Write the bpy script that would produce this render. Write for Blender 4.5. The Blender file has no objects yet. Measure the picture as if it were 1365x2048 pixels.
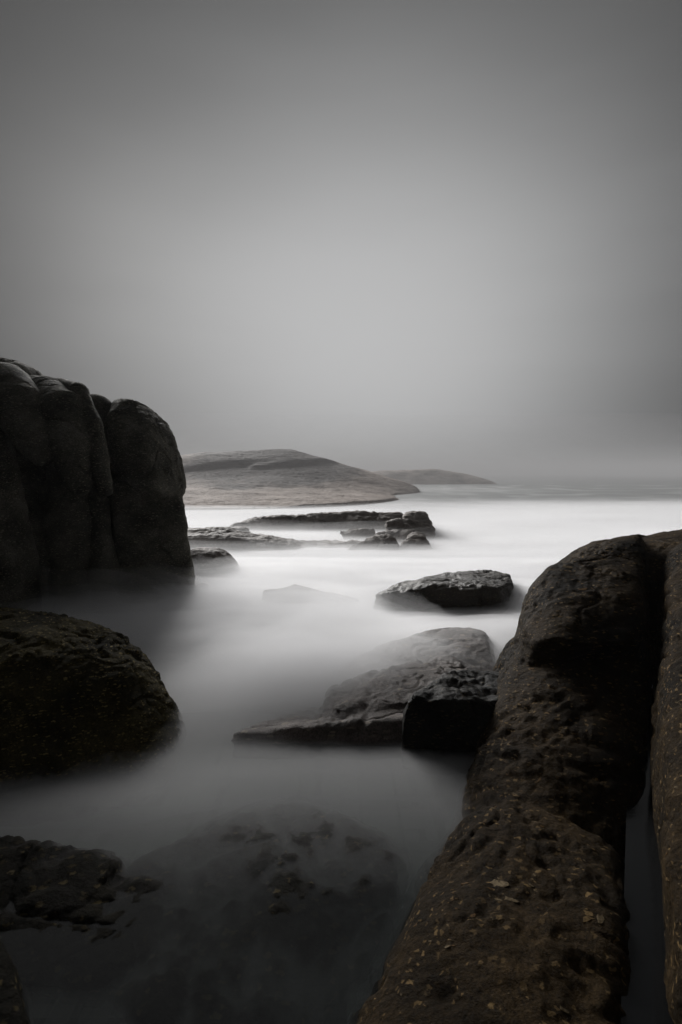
import bpy, bmesh, math, random
import numpy as np
from mathutils import Vector, Matrix, Euler

random.seed(7)
sc = bpy.context.scene
COL = sc.collection

# ------------------------------------------------------------------ camera
CAM_H = 2.2                      # eye height over mean water level (z = 0)
F = 1024.0                       # focal length in photo pixels (18 mm, portrait)
PITCH = math.atan(79.0 / F)      # looking slightly down: horizon above centre
cam_d = bpy.data.cameras.new("camera")
cam_d.sensor_fit = 'VERTICAL'
cam_d.sensor_height = 36.0
cam_d.lens = 18.0
cam_d.clip_start = 0.05
cam_d.clip_end = 9000.0
cam = bpy.data.objects.new("camera", cam_d)
cam.location = (0, 0, CAM_H)
cam.rotation_euler = (math.pi / 2 - PITCH, 0, 0)
COL.objects.link(cam)
sc.camera = cam

# ------------------------------------------------------------------ exposure
vs = sc.view_settings
vs.view_transform = 'Standard'
vs.look = 'None'
vs.gamma = 1.0
vs.exposure = 1.8
vs.use_curve_mapping = False

# ------------------------------------------------------------------ world: heavy overcast, sun glow low ahead
SUN_AZ, SUN_EL = math.radians(-24), math.radians(22)
world = bpy.data.worlds.new("World")
sc.world = world
world.use_nodes = True
nt = world.node_tree
nt.nodes.clear()
N = nt.nodes.new
L = nt.links.new
out = N('ShaderNodeOutputWorld')
bg = N('ShaderNodeBackground')
sky = N('ShaderNodeTexSky')
sky.sky_type = 'NISHITA'
sky.sun_disc = False
sky.sun_elevation = SUN_EL
sky.sun_rotation = SUN_AZ
sky.air_density = 2.0
sky.dust_density = 6.0
hs = N('ShaderNodeHueSaturation')
hs.inputs['Saturation'].default_value = 0.08
hs.inputs['Value'].default_value = 0.004
L(sky.outputs['Color'], hs.inputs['Color'])
tc = N('ShaderNodeTexCoord')
GA, GE = math.radians(3.5), math.radians(14.5)
gdir = (math.sin(GA) * math.cos(GE), math.cos(GA) * math.cos(GE), math.sin(GE))
sub = N('ShaderNodeVectorMath'); sub.operation = 'SUBTRACT'
L(tc.outputs['Generated'], sub.inputs[0]); sub.inputs[1].default_value = gdir
mul = N('ShaderNodeVectorMath'); mul.operation = 'MULTIPLY'
L(sub.outputs[0], mul.inputs[0]); mul.inputs[1].default_value = (1.0, 1.0, 1.30)
ln = N('ShaderNodeVectorMath'); ln.operation = 'LENGTH'
L(mul.outputs[0], ln.inputs[0])
cn = N('ShaderNodeTexNoise'); cn.inputs['Scale'].default_value = 1.6; cn.inputs['Detail'].default_value = 3.0
cm = N('ShaderNodeMapping'); cm.inputs['Scale'].default_value = (1, 1, 4.0)
L(tc.outputs['Generated'], cm.inputs['Vector']); L(cm.outputs[0], cn.inputs['Vector'])
ca = N('ShaderNodeMath'); ca.operation = 'MULTIPLY_ADD'
L(cn.outputs['Fac'], ca.inputs[0]); ca.inputs[1].default_value = 0.08; L(ln.outputs['Value'], ca.inputs[2])
rp = N('ShaderNodeValToRGB')
rp.color_ramp.interpolation = 'B_SPLINE'
els = rp.color_ramp.elements
stops = [(0.0, .150), (.15, .147), (.29, .127), (.44, .082), (.60, .036), (.78, .011), (1.0, .006)]
els[0].position = stops[0][0]; els[1].position = stops[-1][0]
for p, v in stops[1:-1]:
    els.new(p)
for e, (p, v) in zip(els, stops):
    e.color = (v * .995, v, v * 1.005, 1)
L(ca.outputs[0], rp.inputs['Fac'])
# the cloud deck overhead is a little thinner than behind
sz = N('ShaderNodeSeparateXYZ'); L(tc.outputs['Generated'], sz.inputs[0])
z0 = N('ShaderNodeMath'); z0.operation = 'MAXIMUM'; L(sz.outputs['Z'], z0.inputs[0]); z0.inputs[1].default_value = 0
z2 = N('ShaderNodeMath'); z2.operation = 'POWER'; L(z0.outputs[0], z2.inputs[0]); z2.inputs[1].default_value = 3.0
z3 = N('ShaderNodeMath'); z3.operation = 'MULTIPLY'; L(z2.outputs[0], z3.inputs[0]); z3.inputs[1].default_value = .028
zc = N('ShaderNodeCombineColor')
for i in range(3): L(z3.outputs[0], zc.inputs[i])
za = N('ShaderNodeMix'); za.data_type = 'RGBA'; za.blend_type = 'ADD'; za.inputs[0].default_value = 1.0
L(rp.outputs['Color'], za.inputs[6]); L(zc.outputs[0], za.inputs[7])
mx = N('ShaderNodeMix'); mx.data_type = 'RGBA'
mx.inputs[0].default_value = 0.92
L(hs.outputs['Color'], mx.inputs[6]); L(za.outputs[2], mx.inputs[7])
L(mx.outputs[2], bg.inputs['Color'])
bg.inputs['Strength'].default_value = 1.0
L(bg.outputs[0], out.inputs['Surface'])

# ------------------------------------------------------------------ veiled sun, ahead of the camera
sun_d = bpy.data.lights.new("sun", 'SUN')
sun_d.energy = 1.5
sun_d.angle = math.radians(30)
sun_d.color = (1.0, 0.985, 0.965)
sun = bpy.data.objects.new("sun", sun_d)
sdir = Vector((math.sin(SUN_AZ) * math.cos(SUN_EL), math.cos(SUN_AZ) * math.cos(SUN_EL), math.sin(SUN_EL)))
sun.rotation_euler = sdir.to_track_quat('Z', 'Y').to_euler()
sun.location = (5, 30, 40)
COL.objects.link(sun)

# ------------------------------------------------------------------ render settings
cy = sc.cycles
cy.use_denoising = True
cy.max_bounces = 8
cy.diffuse_bounces = 3
cy.glossy_bounces = 2
cy.transparent_max_bounces = 12
cy.transmission_bounces = 2
cy.volume_bounces = 3
cy.caustics_reflective = False
cy.caustics_refractive = False

# ================================================================== geometry helpers
cp, sp_ = math.cos(PITCH), math.sin(PITCH)

def ray(px, py):
    u, v = (px - 682.5) / F, (1024.0 - py) / F
    return np.array([u, cp + v * sp_, -sp_ + v * cp])

def P(px, py, y):
    """world point seen at photo pixel (px,py) at ground distance y"""
    r = ray(px, py)
    r = r * (y / r[1])
    return np.array([r[0], r[1], CAM_H + r[2]])

def W(px, py, z=0.0):
    """world point seen at photo pixel (px,py) at height z"""
    r = ray(px, py)
    t = (z - CAM_H) / r[2]
    return np.array([r[0] * t, r[1] * t, z])

def _hash(ix, iy, iz, seed):
    h = (ix.astype(np.uint32) * np.uint32(374761393) + iy.astype(np.uint32) * np.uint32(668265263)
         + iz.astype(np.uint32) * np.uint32(2147483647 - 1274126177) + np.uint32(seed * 1013904223 % 4294967296))
    h = (h ^ (h >> np.uint32(13))) * np.uint32(1274126177)
    h = h ^ (h >> np.uint32(16))
    h = h * np.uint32(2246822519)
    h = h ^ (h >> np.uint32(15))
    return h

def gnoise(p, seed=0):
    """gradient noise, about -1..1"""
    f = np.floor(p)
    i = f.astype(np.int64)
    t = p - f
    s = t * t * t * (t * (t * 6 - 15) + 10)
    res = 0
    for dx in (0, 1):
        wx = s[:, 0] if dx else 1 - s[:, 0]
        for dy in (0, 1):
            wy = s[:, 1] if dy else 1 - s[:, 1]
            for dz in (0, 1):
                wz = s[:, 2] if dz else 1 - s[:, 2]
                h = _hash(i[:, 0] + dx, i[:, 1] + dy, i[:, 2] + dz, seed)
                gx = (h & np.uint32(1023)).astype(np.float64) / 511.5 - 1
                gy = ((h >> np.uint32(10)) & np.uint32(1023)).astype(np.float64) / 511.5 - 1
                gz = ((h >> np.uint32(20)) & np.uint32(1023)).astype(np.float64) / 511.5 - 1
                res = res + wx * wy * wz * (gx * (t[:, 0] - dx) + gy * (t[:, 1] - dy) + gz * (t[:, 2] - dz))
    return res * 1.3

def fbm(p, freq, octs=4, gain=.5, seed=0):
    a, tot, r = 1.0, 0.0, 0
    for o in range(octs):
        r = r + a * gnoise(p * freq * (2.03 ** o) + 17.3 * o, seed + o)
        a *= gain
    return r

def ridged(p, freq, octs=3, seed=0):
    a, r = 1.0, 0
    for o in range(octs):
        r = r + a * (1 - np.abs(gnoise(p * freq * (2.1 ** o) + 9.1 * o, seed + o)) * 2)
        a *= .5
    return r

# ---- signed-distance primitives: each is (bbox_min, bbox_max, function(points)->distance)
def hull(pts, k=.1, grow=0.0):
    pts = [Vector(p) for p in pts]
    bm = bmesh.new()
    vs_ = [bm.verts.new(p) for p in pts]
    bmesh.ops.convex_hull(bm, input=vs_)
    planes = []
    c = sum(pts, Vector()) / len(pts)
    for f in bm.faces:
        n = f.normal.copy()
        if n.length < 1e-6:
            continue
        d = n.dot(f.verts[0].co)
        if n.dot(c) > d:
            n, d = -n, -d
        if not any(abs(n.dot(q[0]) - 1) < 1e-4 and abs(d - q[1]) < 1e-4 for q in planes):
            planes.append((n, d))
    bm.free()
    a = np.array([p[:] for p in pts])

    def fn(X):
        acc = None
        mxv = None
        ds = []
        for n, d in planes:
            ds.append(X[:, 0] * n[0] + X[:, 1] * n[1] + X[:, 2] * n[2] - d)
        m = ds[0]
        for q in ds[1:]:
            m = np.maximum(m, q)
        if k <= 0:
            return m - grow
        s = 0
        for q in ds:
            s = s + np.exp(np.maximum((q - m) / (k * .35), -30))
        return m + k * .35 * (np.log(s) - .69) - grow
    return (a.min(0) - grow, a.max(0) + grow, fn)

def ell(c, r, rot=(0, 0, 0), pw=2.0):
    c = np.array(c, float); r = np.array(r, float)
    R = np.array(Euler(rot).to_matrix())
    ext = np.sqrt((R ** 2 * r ** 2).sum(1)) if pw <= 2 else np.abs(R) @ r

    def fn(X):
        q = (X - c) @ R
        q = np.abs(q / r)
        k = (q ** pw).sum(1) ** (1 / pw)
        return (k - 1) * r.min()
    return (c - ext, c + ext, fn)

def tube(nodes, flat=None):
    """chain of round cones: nodes = [(point, radius), ...]"""
    P0 = np.array([n[0] for n in nodes]); R0 = np.array([n[1] for n in nodes])

    def fn(X):
        d = None
        for a, b, ra, rb in zip(P0[:-1], P0[1:], R0[:-1], R0[1:]):
            ab = b - a
            t = np.clip(((X - a) @ ab) / (ab @ ab), 0, 1)
            q = np.sqrt((((X - a) - t[:, None] * ab) ** 2).sum(1)) - (ra + (rb - ra) * t)
            d = q if d is None else smin(d, q, .05)
        return d
    return ((P0 - R0[:, None]).min(0), (P0 + R0[:, None]).max(0), fn)

def smin(a, b, k):
    h = np.clip(.5 + .5 * (b - a) / k, 0, 1)
    return b + (a - b) * h - k * h * (1 - h)

def surface_nets(fn, lo, hi, h):
    n = np.ceil((hi - lo) / h).astype(int) + 1
    ax = [lo[i] + h * np.arange(n[i]) for i in range(3)]
    # coarse pass first, then only the cells near the surface
    b = 4
    n = ((n + b - 1) // b) * b + 1
    ax = [lo[i] + h * np.arange(n[i]) for i in range(3)]
    cg = np.stack(np.meshgrid(*[a[::b] for a in ax], indexing='ij'), -1)
    C = fn(cg.reshape(-1, 3)).reshape(cg.shape[:3])
    mn = None
    for i in (0, 1):
        for j in (0, 1):
            for k in (0, 1):
                q = C[i:C.shape[0] - 1 + i, j:C.shape[1] - 1 + j, k:C.shape[2] - 1 + k]
                mn = np.abs(q) if mn is None else np.minimum(mn, np.abs(q))
    blk = mn < b * h * 1.9
    up = np.repeat(np.repeat(np.repeat(blk, b, 0), b, 1), b, 2)
    M = np.zeros(tuple(n), bool)
    for i in (0, 1):
        for j in (0, 1):
            for k in (0, 1):
                M[i:n[0] - 1 + i, j:n[1] - 1 + j, k:n[2] - 1 + k] |= up
    sg = np.where(C < 0, -1.0, 1.0).astype(np.float32)
    D = np.repeat(np.repeat(np.repeat(sg, b, 0), b, 1), b, 2)[:n[0], :n[1], :n[2]].copy()
    ii = np.argwhere(M)
    for a0 in range(0, len(ii), 400000):
        q = ii[a0:a0 + 400000]
        D[q[:, 0], q[:, 1], q[:, 2]] = fn(lo + h * q)
    D[0] = D[-1] = 1; D[:, 0] = D[:, -1] = 1; D[:, :, 0] = D[:, :, -1] = 1
    S = D < 0
    cx, cy_, cz = n - 1
    cnt = np.zeros((cx, cy_, cz), np.int8)
    for i in (0, 1):
        for j in (0, 1):
            for k in (0, 1):
                cnt += S[i:cx + i, j:cy_ + j, k:cz + k]
    act = (cnt > 0) & (cnt < 8)
    idx = -np.ones(act.shape, np.int64)
    ids = np.argwhere(act)
    idx[act] = np.arange(len(ids))
    acc = np.zeros((len(ids), 3)); w = np.zeros(len(ids))
    corners = [(i, j, k) for i in (0, 1) for j in (0, 1) for k in (0, 1)]
    for a in corners:
        for axis in range(3):
            if a[axis] == 0:
                b = list(a); b[axis] = 1
                da = D[ids[:, 0] + a[0], ids[:, 1] + a[1], ids[:, 2] + a[2]]
                db = D[ids[:, 0] + b[0], ids[:, 1] + b[1], ids[:, 2] + b[2]]
                m = (da < 0) != (db < 0)
                t = np.where(m, da / np.where(m, da - db, 1), 0)
                pt = np.tile(np.array(a, float), (len(ids), 1)); pt[:, axis] = t
                acc[m] += pt[m]; w[m] += 1
    V = lo + h * (ids + acc / w[:, None])
    quads = []
    for axis in range(3):
        o1, o2 = [(1, 2), (2, 0), (0, 1)][axis]
        sl_a = [slice(None)] * 3; sl_b = [slice(None)] * 3
        sl_a[axis] = slice(0, n[axis] - 1); sl_b[axis] = slice(1, n[axis])
        A = S[tuple(sl_a)]; B = S[tuple(sl_b)]
        e = np.argwhere(A != B)
        e = e[(e[:, o1] > 0) & (e[:, o2] > 0) & (e[:, o1] < n[o1] - 1) & (e[:, o2] < n[o2] - 1)]
        flip = A[e[:, 0], e[:, 1], e[:, 2]]
        def cell(d1, d2):
            c = e.copy(); c[:, o1] -= d1; c[:, o2] -= d2
            return idx[c[:, 0], c[:, 1], c[:, 2]]
        q = np.stack([cell(1, 1), cell(0, 1), cell(0, 0), cell(1, 0)], 1)
        q[~flip] = q[~flip][:, ::-1]
        quads.append(q)
    return V, np.concatenate(quads)

def subdiv(V, Q):
    e = np.stack([Q, np.roll(Q, -1, 1)], 2).reshape(-1, 2)
    es = np.sort(e, 1)
    key = es[:, 0] * len(V) + es[:, 1]
    u, inv = np.unique(key, return_inverse=True)
    mid = (V[u // len(V)] + V[u % len(V)]) / 2
    inv = inv.reshape(-1, 4) + len(V)
    cen = V[Q].mean(1)
    c0 = len(V) + len(mid) + np.arange(len(Q))
    V2 = np.concatenate([V, mid, cen])
    q2 = []
    for i in range(4):
        q2.append(np.stack([Q[:, i], inv[:, i], c0, inv[:, i - 1]], 1))
    return V2, np.concatenate(q2)

def vnormals(V, Q):
    fn_ = np.cross(V[Q[:, 2]] - V[Q[:, 0]], V[Q[:, 3]] - V[Q[:, 1]])
    n = np.zeros_like(V)
    for i in range(4):
        for a in range(3):
            n[:, a] += np.bincount(Q[:, i], fn_[:, a], len(V))
    return n / np.maximum(np.linalg.norm(n, axis=1, keepdims=True), 1e-12)

def mesh_from(name, V, Q, mat, smooth=True):
    me = bpy.data.meshes.new(name)
    k = Q.shape[1]
    me.vertices.add(len(V)); me.vertices.foreach_set('co', V.astype(np.float32).ravel())
    me.loops.add(Q.size); me.loops.foreach_set('vertex_index', Q.astype(np.int32).ravel())
    me.polygons.add(len(Q))
    me.polygons.foreach_set('loop_start', np.arange(0, Q.size, k, dtype=np.int32))
    me.polygons.foreach_set('loop_total', np.full(len(Q), k, np.int32))
    me.polygons.foreach_set('use_smooth', np.full(len(Q), smooth))
    me.update(calc_edges=True)
    me.validate()
    if mat:
        me.materials.append(mat)
    return me

def link(name, me, parent=None, loc=None):
    o = bpy.data.objects.new(name, me)
    COL.objects.link(o)
    if parent is not None:
        o.parent = parent
    if loc is not None:
        o.location = loc
    return o

def tag(o, label=None, cat=None, group=None, kind=None):
    if label: o['label'] = label
    if cat: o['category'] = cat
    if group: o['group'] = group
    if kind: o['kind'] = kind
    return o

GEO = {}
def rock_mesh(name, prims, mat, h, k=.12, disp=((1.2, .06, 4),), cut=None, sub=0, seed=1, strata=0.0, zmin=-.6, flake=0.0, pits=0.0, crack=0.0, cull=lambda c: c[:, 2] > -.28):
    """prims are blended smoothly; disp = list of (frequency, amplitude, octaves) along the normal"""
    lo = np.min([p[0] for p in prims], 0) - 3 * h
    hi = np.max([p[1] for p in prims], 0) + 3 * h
    lo[2] = max(lo[2], zmin)

    def fn(X):
        d = None
        for p in prims:
            q = p[2](X)
            d = q if d is None else smin(d, q, k)
        if cut is not None:
            for c, kk in cut:
                d = -smin(-d, c[2](X), kk)
        return d
    V, Q = surface_nets(fn, lo, hi, h)
    if cull is not None:                      # drop what lies deep under water or off the far side
        Q = Q[cull(V[Q].mean(1))]
        us, inv = np.unique(Q, return_inverse=True)
        V, Q = V[us], inv.reshape(-1, 4)
    for _ in range(sub):
        V, Q = subdiv(V, Q)
        # relax the subdivided lattice
        nb = np.zeros_like(V); c = np.zeros(len(V))
        for i in range(4):
            a, b = Q[:, i], Q[:, (i + 1) % 4]
            for q in range(3):
                nb[:, q] += np.bincount(a, V[b, q], len(V)) + np.bincount(b, V[a, q], len(V))
            c += np.bincount(a, minlength=len(V)) + np.bincount(b, minlength=len(V))
        V = .4 * V + .6 * nb / c[:, None]
    n = vnormals(V, Q)
    off = np.zeros(len(V))
    worn = np.clip(.75 + 1.3 * fbm(V, .5 * disp[-1][0] ** .5, 2, .5, seed + 400), .15, 1.8)
    for j, (fr, am, oc) in enumerate(disp):
        off += am * fbm(V, fr, oc, .5, seed * 31 + j * 7) * (worn if j else 1.0)
    if crack:
        w = V + .25 * np.stack([fbm(V, 1.3, 2, .5, seed + 61), fbm(V, 1.3, 2, .5, seed + 62), fbm(V, 1.3, 2, .5, seed + 63)], 1)
        for fr, q in ((.9, 1.0), (2.1, .5)):
            g_ = np.abs(gnoise(w * fr, seed + 77))
            off -= crack * q * np.clip(1 - g_ / .022, 0, 1) * np.clip(1 + 2.5 * gnoise(V * .9 + 5, seed + 78), 0, 1)
    if strata:
        zz = V * np.array([.35, .35, 5.0])
        off += strata * fbm(zz, 1.0, 3, .55, seed * 17 + 3)
    if flake:
        r = ridged(V * np.array([1, 1, 1.6]), 2.3, 3, seed + 5)
        off -= flake * np.clip(r - 1.15, 0, 1)
    if pits:
        r = fbm(V, 14.0, 2, .5, seed + 91)
        off -= pits * np.clip(r - .25, 0, 1) * worn
    V = V + n * off[:, None]
    me = mesh_from(name, V, Q, mat)
    GEO[name] = (V, Q)
    return me

def rock(name, label, *a, cat='rock', group=None, **kw):
    return tag(link(name, rock_mesh(name, *a, **kw)), label, cat, group)

def root(name, label, loc, cat='rock', group=None):
    o = bpy.data.objects.new(name, None)
    o.empty_display_size = .2
    o.location = loc
    COL.objects.link(o)
    return tag(o, label, cat, group)

def child(name, me, parent):
    o = link(name, me)
    o.parent = parent
    o.matrix_parent_inverse = Matrix.Translation(-parent.matrix_world.translation) if False else parent_inv(parent)
    return o

def parent_inv(p):
    m = Matrix.Translation(p.location)
    q = p.parent
    while q is not None:
        m = Matrix.Translation(q.location) @ m
        q = q.parent
    return m.inverted()

# ================================================================== materials
def new_mat(name):
    m = bpy.data.materials.new(name)
    m.use_nodes = True
    m.node_tree.nodes.clear()
    return m

def rock_mat(name, dark, mid, light, flecks=0.0, fleck_col=(.30, .22, .12), scale=1.0, rough=.62, spec=.25,
             bump=.5, patch=None, fleck_scale=22., grain_scale=60.):
    m = new_mat(name)
    t = m.node_tree
    n = t.nodes.new; l = t.links.new
    o = n('ShaderNodeOutputMaterial'); b = n('ShaderNodeBsdfPrincipled')
    l(b.outputs[0], o.inputs['Surface'])
    g = n('ShaderNodeNewGeometry')
    mp = n('ShaderNodeMapping'); mp.inputs['Scale'].default_value = (scale,) * 3
    l(g.outputs['Position'], mp.inputs['Vector'])
    # broad tone: crust, algae, weathering
    n1 = n('ShaderNodeTexNoise'); n1.inputs['Scale'].default_value = 1.7; n1.inputs['Detail'].default_value = 8; n1.inputs['Roughness'].default_value = .62
    l(mp.outputs[0], n1.inputs['Vector'])
    r1 = n('ShaderNodeValToRGB')
    e = r1.color_ramp.elements
    e[0].position = .36; e[0].color = (*dark, 1)
    e[1].position = .68; e[1].color = (*light, 1)
    e.new(.5).color = (*mid, 1)
    l(n1.outputs['Fac'], r1.inputs['Fac'])
    # mineral grain
    n2 = n('ShaderNodeTexNoise'); n2.inputs['Scale'].default_value = grain_scale; n2.inputs['Detail'].default_value = 4; n2.inputs['Roughness'].default_value = .7
    l(mp.outputs[0], n2.inputs['Vector'])
    r2 = n('ShaderNodeMapRange'); r2.inputs[1].default_value = .32; r2.inputs[2].default_value = .7; r2.inputs[3].default_value = .35; r2.inputs[4].default_value = 1.75
    l(n2.outputs['Fac'], r2.inputs[0])
    mm = n('ShaderNodeMix'); mm.data_type = 'RGBA'; mm.blend_type = 'MULTIPLY'; mm.inputs[0].default_value = 1
    l(r1.outputs[0], mm.inputs[6])
    cb = n('ShaderNodeCombineColor')
    for i in range(3): l(r2.outputs[0], cb.inputs[i])
    l(cb.outputs[0], mm.inputs[7])
    col = mm.outputs[2]
    if flecks > 0:
        # stretched feldspar flecks: voronoi cells in a lattice bent by noise
        mp2 = n('ShaderNodeMapping'); mp2.inputs['Scale'].default_value = (.75, 1.1, 2.6); mp2.inputs['Rotation'].default_value = (.3, .2, .6)
        l(mp.outputs[0], mp2.inputs['Vector'])
        vo = n('ShaderNodeTexVoronoi'); vo.inputs['Scale'].default_value = fleck_scale; vo.inputs['Randomness'].default_value = 1
        wn = n('ShaderNodeTexNoise'); wn.inputs['Scale'].default_value = 35; wn.inputs['Detail'].default_value = 2
        l(mp.outputs[0], wn.inputs['Vector'])
        wa = n('ShaderNodeMix'); wa.data_type = 'RGBA'; wa.blend_type = 'ADD'; wa.inputs[0].default_value = .05
        l(mp2.outputs[0], wa.inputs[6]); l(wn.outputs['Color'], wa.inputs[7])
        l(wa.outputs[2], vo.inputs['Vector'])
        sp = n('ShaderNodeSeparateColor'); l(vo.outputs['Color'], sp.inputs[0])
        th = n('ShaderNodeMath'); th.operation = 'GREATER_THAN'; th.inputs[1].default_value = 1 - flecks
        l(sp.outputs[0], th.inputs[0])
        ds = n('ShaderNodeMapRange'); ds.inputs[1].default_value = .42; ds.inputs[2].default_value = .30; ds.inputs[3].default_value = 0; ds.inputs[4].default_value = 1
        l(vo.outputs['Distance'], ds.inputs[0])
        f1 = n('ShaderNodeMath'); f1.operation = 'MULTIPLY'; l(th.outputs[0], f1.inputs[0]); l(ds.outputs[0], f1.inputs[1])
        f2 = n('ShaderNodeMath'); f2.operation = 'MULTIPLY'; l(f1.outputs[0], f2.inputs[0]); l(sp.outputs[1], f2.inputs[1])
        mf = n('ShaderNodeMix'); mf.data_type = 'RGBA'
        l(f2.outputs[0], mf.inputs[0]); l(col, mf.inputs[6]); mf.inputs[7].default_value = (*fleck_col, 1)
        col = mf.outputs[2]
    if patch is not None:
        # dark lichen crust with its own ragged outline: (centre, radii, colour)
        pc, pr, pcol = patch
        sb = n('ShaderNodeVectorMath'); sb.operation = 'SUBTRACT'; l(g.outputs['Position'], sb.inputs[0]); sb.inputs[1].default_value = pc
        dv = n('ShaderNodeVectorMath'); dv.operation = 'DIVIDE'; l(sb.outputs[0], dv.inputs[0]); dv.inputs[1].default_value = pr
        le = n('ShaderNodeVectorMath'); le.operation = 'LENGTH'; l(dv.outputs[0], le.inputs[0])
        pn = n('ShaderNodeTexNoise'); pn.inputs['Scale'].default_value = .16; pn.inputs['Detail'].default_value = 7; pn.inputs['Roughness'].default_value = .65
        l(g.outputs['Position'], pn.inputs['Vector'])
        ad = n('ShaderNodeMath'); ad.operation = 'MULTIPLY_ADD'; l(pn.outputs['Fac'], ad.inputs[0]); ad.inputs[1].default_value = 2.4; l(le.outputs['Value'], ad.inputs[2])
        rr = n('ShaderNodeMapRange'); rr.inputs[1].default_value = 2.75; rr.inputs[2].default_value = 2.25; rr.inputs[3].default_value = 0; rr.inputs[4].default_value = .9
        l(ad.outputs[0], rr.inputs[0])
        mq = n('ShaderNodeMix'); mq.data_type = 'RGBA'; l(rr.outputs[0], mq.inputs[0]); l(col, mq.inputs[6]); mq.inputs[7].default_value = (*pcol, 1)
        col = mq.outputs[2]
    l(col, b.inputs['Base Color'])
    b.inputs['Roughness'].default_value = rough
    b.inputs['Specular IOR Level'].default_value = spec
    # relief
    n3 = n('ShaderNodeTexNoise'); n3.inputs['Scale'].default_value = 26; n3.inputs['Detail'].default_value = 7; n3.inputs['Roughness'].default_value = .7
    l(mp.outputs[0], n3.inputs['Vector'])
    bp = n('ShaderNodeBump'); bp.inputs['Strength'].default_value = bump; bp.inputs['Distance'].default_value = .03 / scale
    l(n3.outputs['Fac'], bp.inputs['Height'])
    l(bp.outputs[0], b.inputs['Normal'])
    return m

M_CLIFF = rock_mat("weathered_granite", (.032, .031, .026), (.075, .071, .058), (.145, .136, .112), flecks=.45, fleck_col=(.28, .25, .19), fleck_scale=24, rough=.8, spec=.04, bump=1.0)
M_OLIVE = rock_mat("algae_crusted_granite", (.009, .0078, .003), (.032, .026, .010), (.078, .063, .025), flecks=.5, fleck_col=(.26, .20, .085), fleck_scale=30, rough=.7, spec=.03, bump=1.2)
M_BROWN = rock_mat("wet_brown_granite", (.005, .0035, .0017), (.017, .011, .0048), (.036, .023, .010), flecks=.32, fleck_col=(.15, .10, .045), fleck_scale=27, rough=.6, spec=.03, bump=1.0)
M_BLACK = rock_mat("wet_black_rock", (.011, .0085, .0065), (.022, .017, .013), (.045, .036, .028), flecks=.3, fleck_col=(.12, .10, .06), fleck_scale=28, rough=.5, bump=.9)
M_INK = rock_mat("wet_ink_rock", (.004, .004, .0035), (.008, .0072, .006), (.016, .014, .011), flecks=.3, fleck_col=(.07, .055, .03), fleck_scale=28, rough=.5, spec=.08, bump=.9)
M_SLAB = rock_mat("grey_slab_rock", (.036, .028, .024), (.068, .054, .047), (.12, .096, .085), flecks=.3, fleck_col=(.2, .16, .12), fleck_scale=14, rough=.6, bump=.8)
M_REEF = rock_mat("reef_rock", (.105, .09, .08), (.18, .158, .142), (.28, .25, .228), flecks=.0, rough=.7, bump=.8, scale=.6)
M_DROWN = rock_mat("weedy_black_rock", (.004, .004, .003), (.008, .007, .005), (.015, .013, .008), flecks=.4, fleck_col=(.06, .047, .022), fleck_scale=22, rough=.75, spec=.03, bump=.9)
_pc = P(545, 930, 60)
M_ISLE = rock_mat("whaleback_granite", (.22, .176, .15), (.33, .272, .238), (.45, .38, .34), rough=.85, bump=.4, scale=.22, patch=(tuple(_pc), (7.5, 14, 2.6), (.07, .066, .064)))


# ================================================================== setting: sea bed and sea
def grid_mesh(name, xs, ys, zf, mat):
    X, Y = np.meshgrid(xs, ys, indexing='ij')
    Z = zf(X.ravel(), Y.ravel())
    V = np.stack([X.ravel(), Y.ravel(), Z], 1)
    nx, ny = len(xs), len(ys)
    I = np.arange(nx * ny).reshape(nx, ny)
    Q = np.stack([I[:-1, :-1], I[1:, :-1], I[1:, 1:], I[:-1, 1:]], -1).reshape(-1, 4)
    return mesh_from(name, V, Q, mat)

def bed_z(x, y):
    p = np.stack([x, y, np.zeros_like(x)], 1)
    return -.55 + .22 * fbm(p, .5, 5, .55, 3)
M_BED = rock_mat("sea_bed_rock", (.006, .007, .006), (.012, .012, .010), (.024, .023, .016), flecks=.35, fleck_col=(.07, .06, .04), fleck_scale=20, rough=.6, bump=.8)
bed = tag(link('sea_bed', grid_mesh('sea_bed', np.linspace(-9, 9, 110), np.linspace(-3, 14, 100), bed_z, M_BED)), kind='structure')

# --- sea: thin clear water, white with churned foam out in the wash
M_SEA = new_mat("sea_water")
t = M_SEA.node_tree; n = t.nodes.new; l = t.links.new
o_ = n('ShaderNodeOutputMaterial')
g_ = n('ShaderNodeNewGeometry')
tr = n('ShaderNodeBsdfTransparent'); tr.inputs['Color'].default_value = (.52, .55, .54, 1)
dk = n('ShaderNodeBsdfDiffuse'); dk.inputs['Color'].default_value = (.012, .014, .016, 1)
gl = n('ShaderNodeBsdfGlossy'); gl.inputs['Roughness'].default_value = .6; gl.inputs['Color'].default_value = (.8, .8, .8, 1)
fr = n('ShaderNodeFresnel'); fr.inputs['IOR'].default_value = 1.11
m0 = n('ShaderNodeMixShader'); m0.inputs[0].default_value = .2
l(tr.outputs[0], m0.inputs[1]); l(dk.outputs[0], m0.inputs[2])
fc = n('ShaderNodeMath'); fc.operation = 'MINIMUM'; fc.inputs[1].default_value = .30; l(fr.outputs[0], fc.inputs[0])
m1 = n('ShaderNodeMixShader'); l(fc.outputs[0], m1.inputs[0]); l(m0.outputs[0], m1.inputs[1]); l(gl.outputs[0], m1.inputs[2])
fo = n('ShaderNodeBsdfDiffuse'); fo.inputs['Color'].default_value = (.86, .86, .875, 1)
at = n('ShaderNodeAttribute'); at.attribute_name = 'foam'
mpf = n('ShaderNodeMapping'); mpf.inputs['Scale'].default_value = (.28, 1.3, 1); mpf.inputs['Rotation'].default_value = (0, 0, .25)
l(g_.outputs['Position'], mpf.inputs['Vector'])
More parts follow.
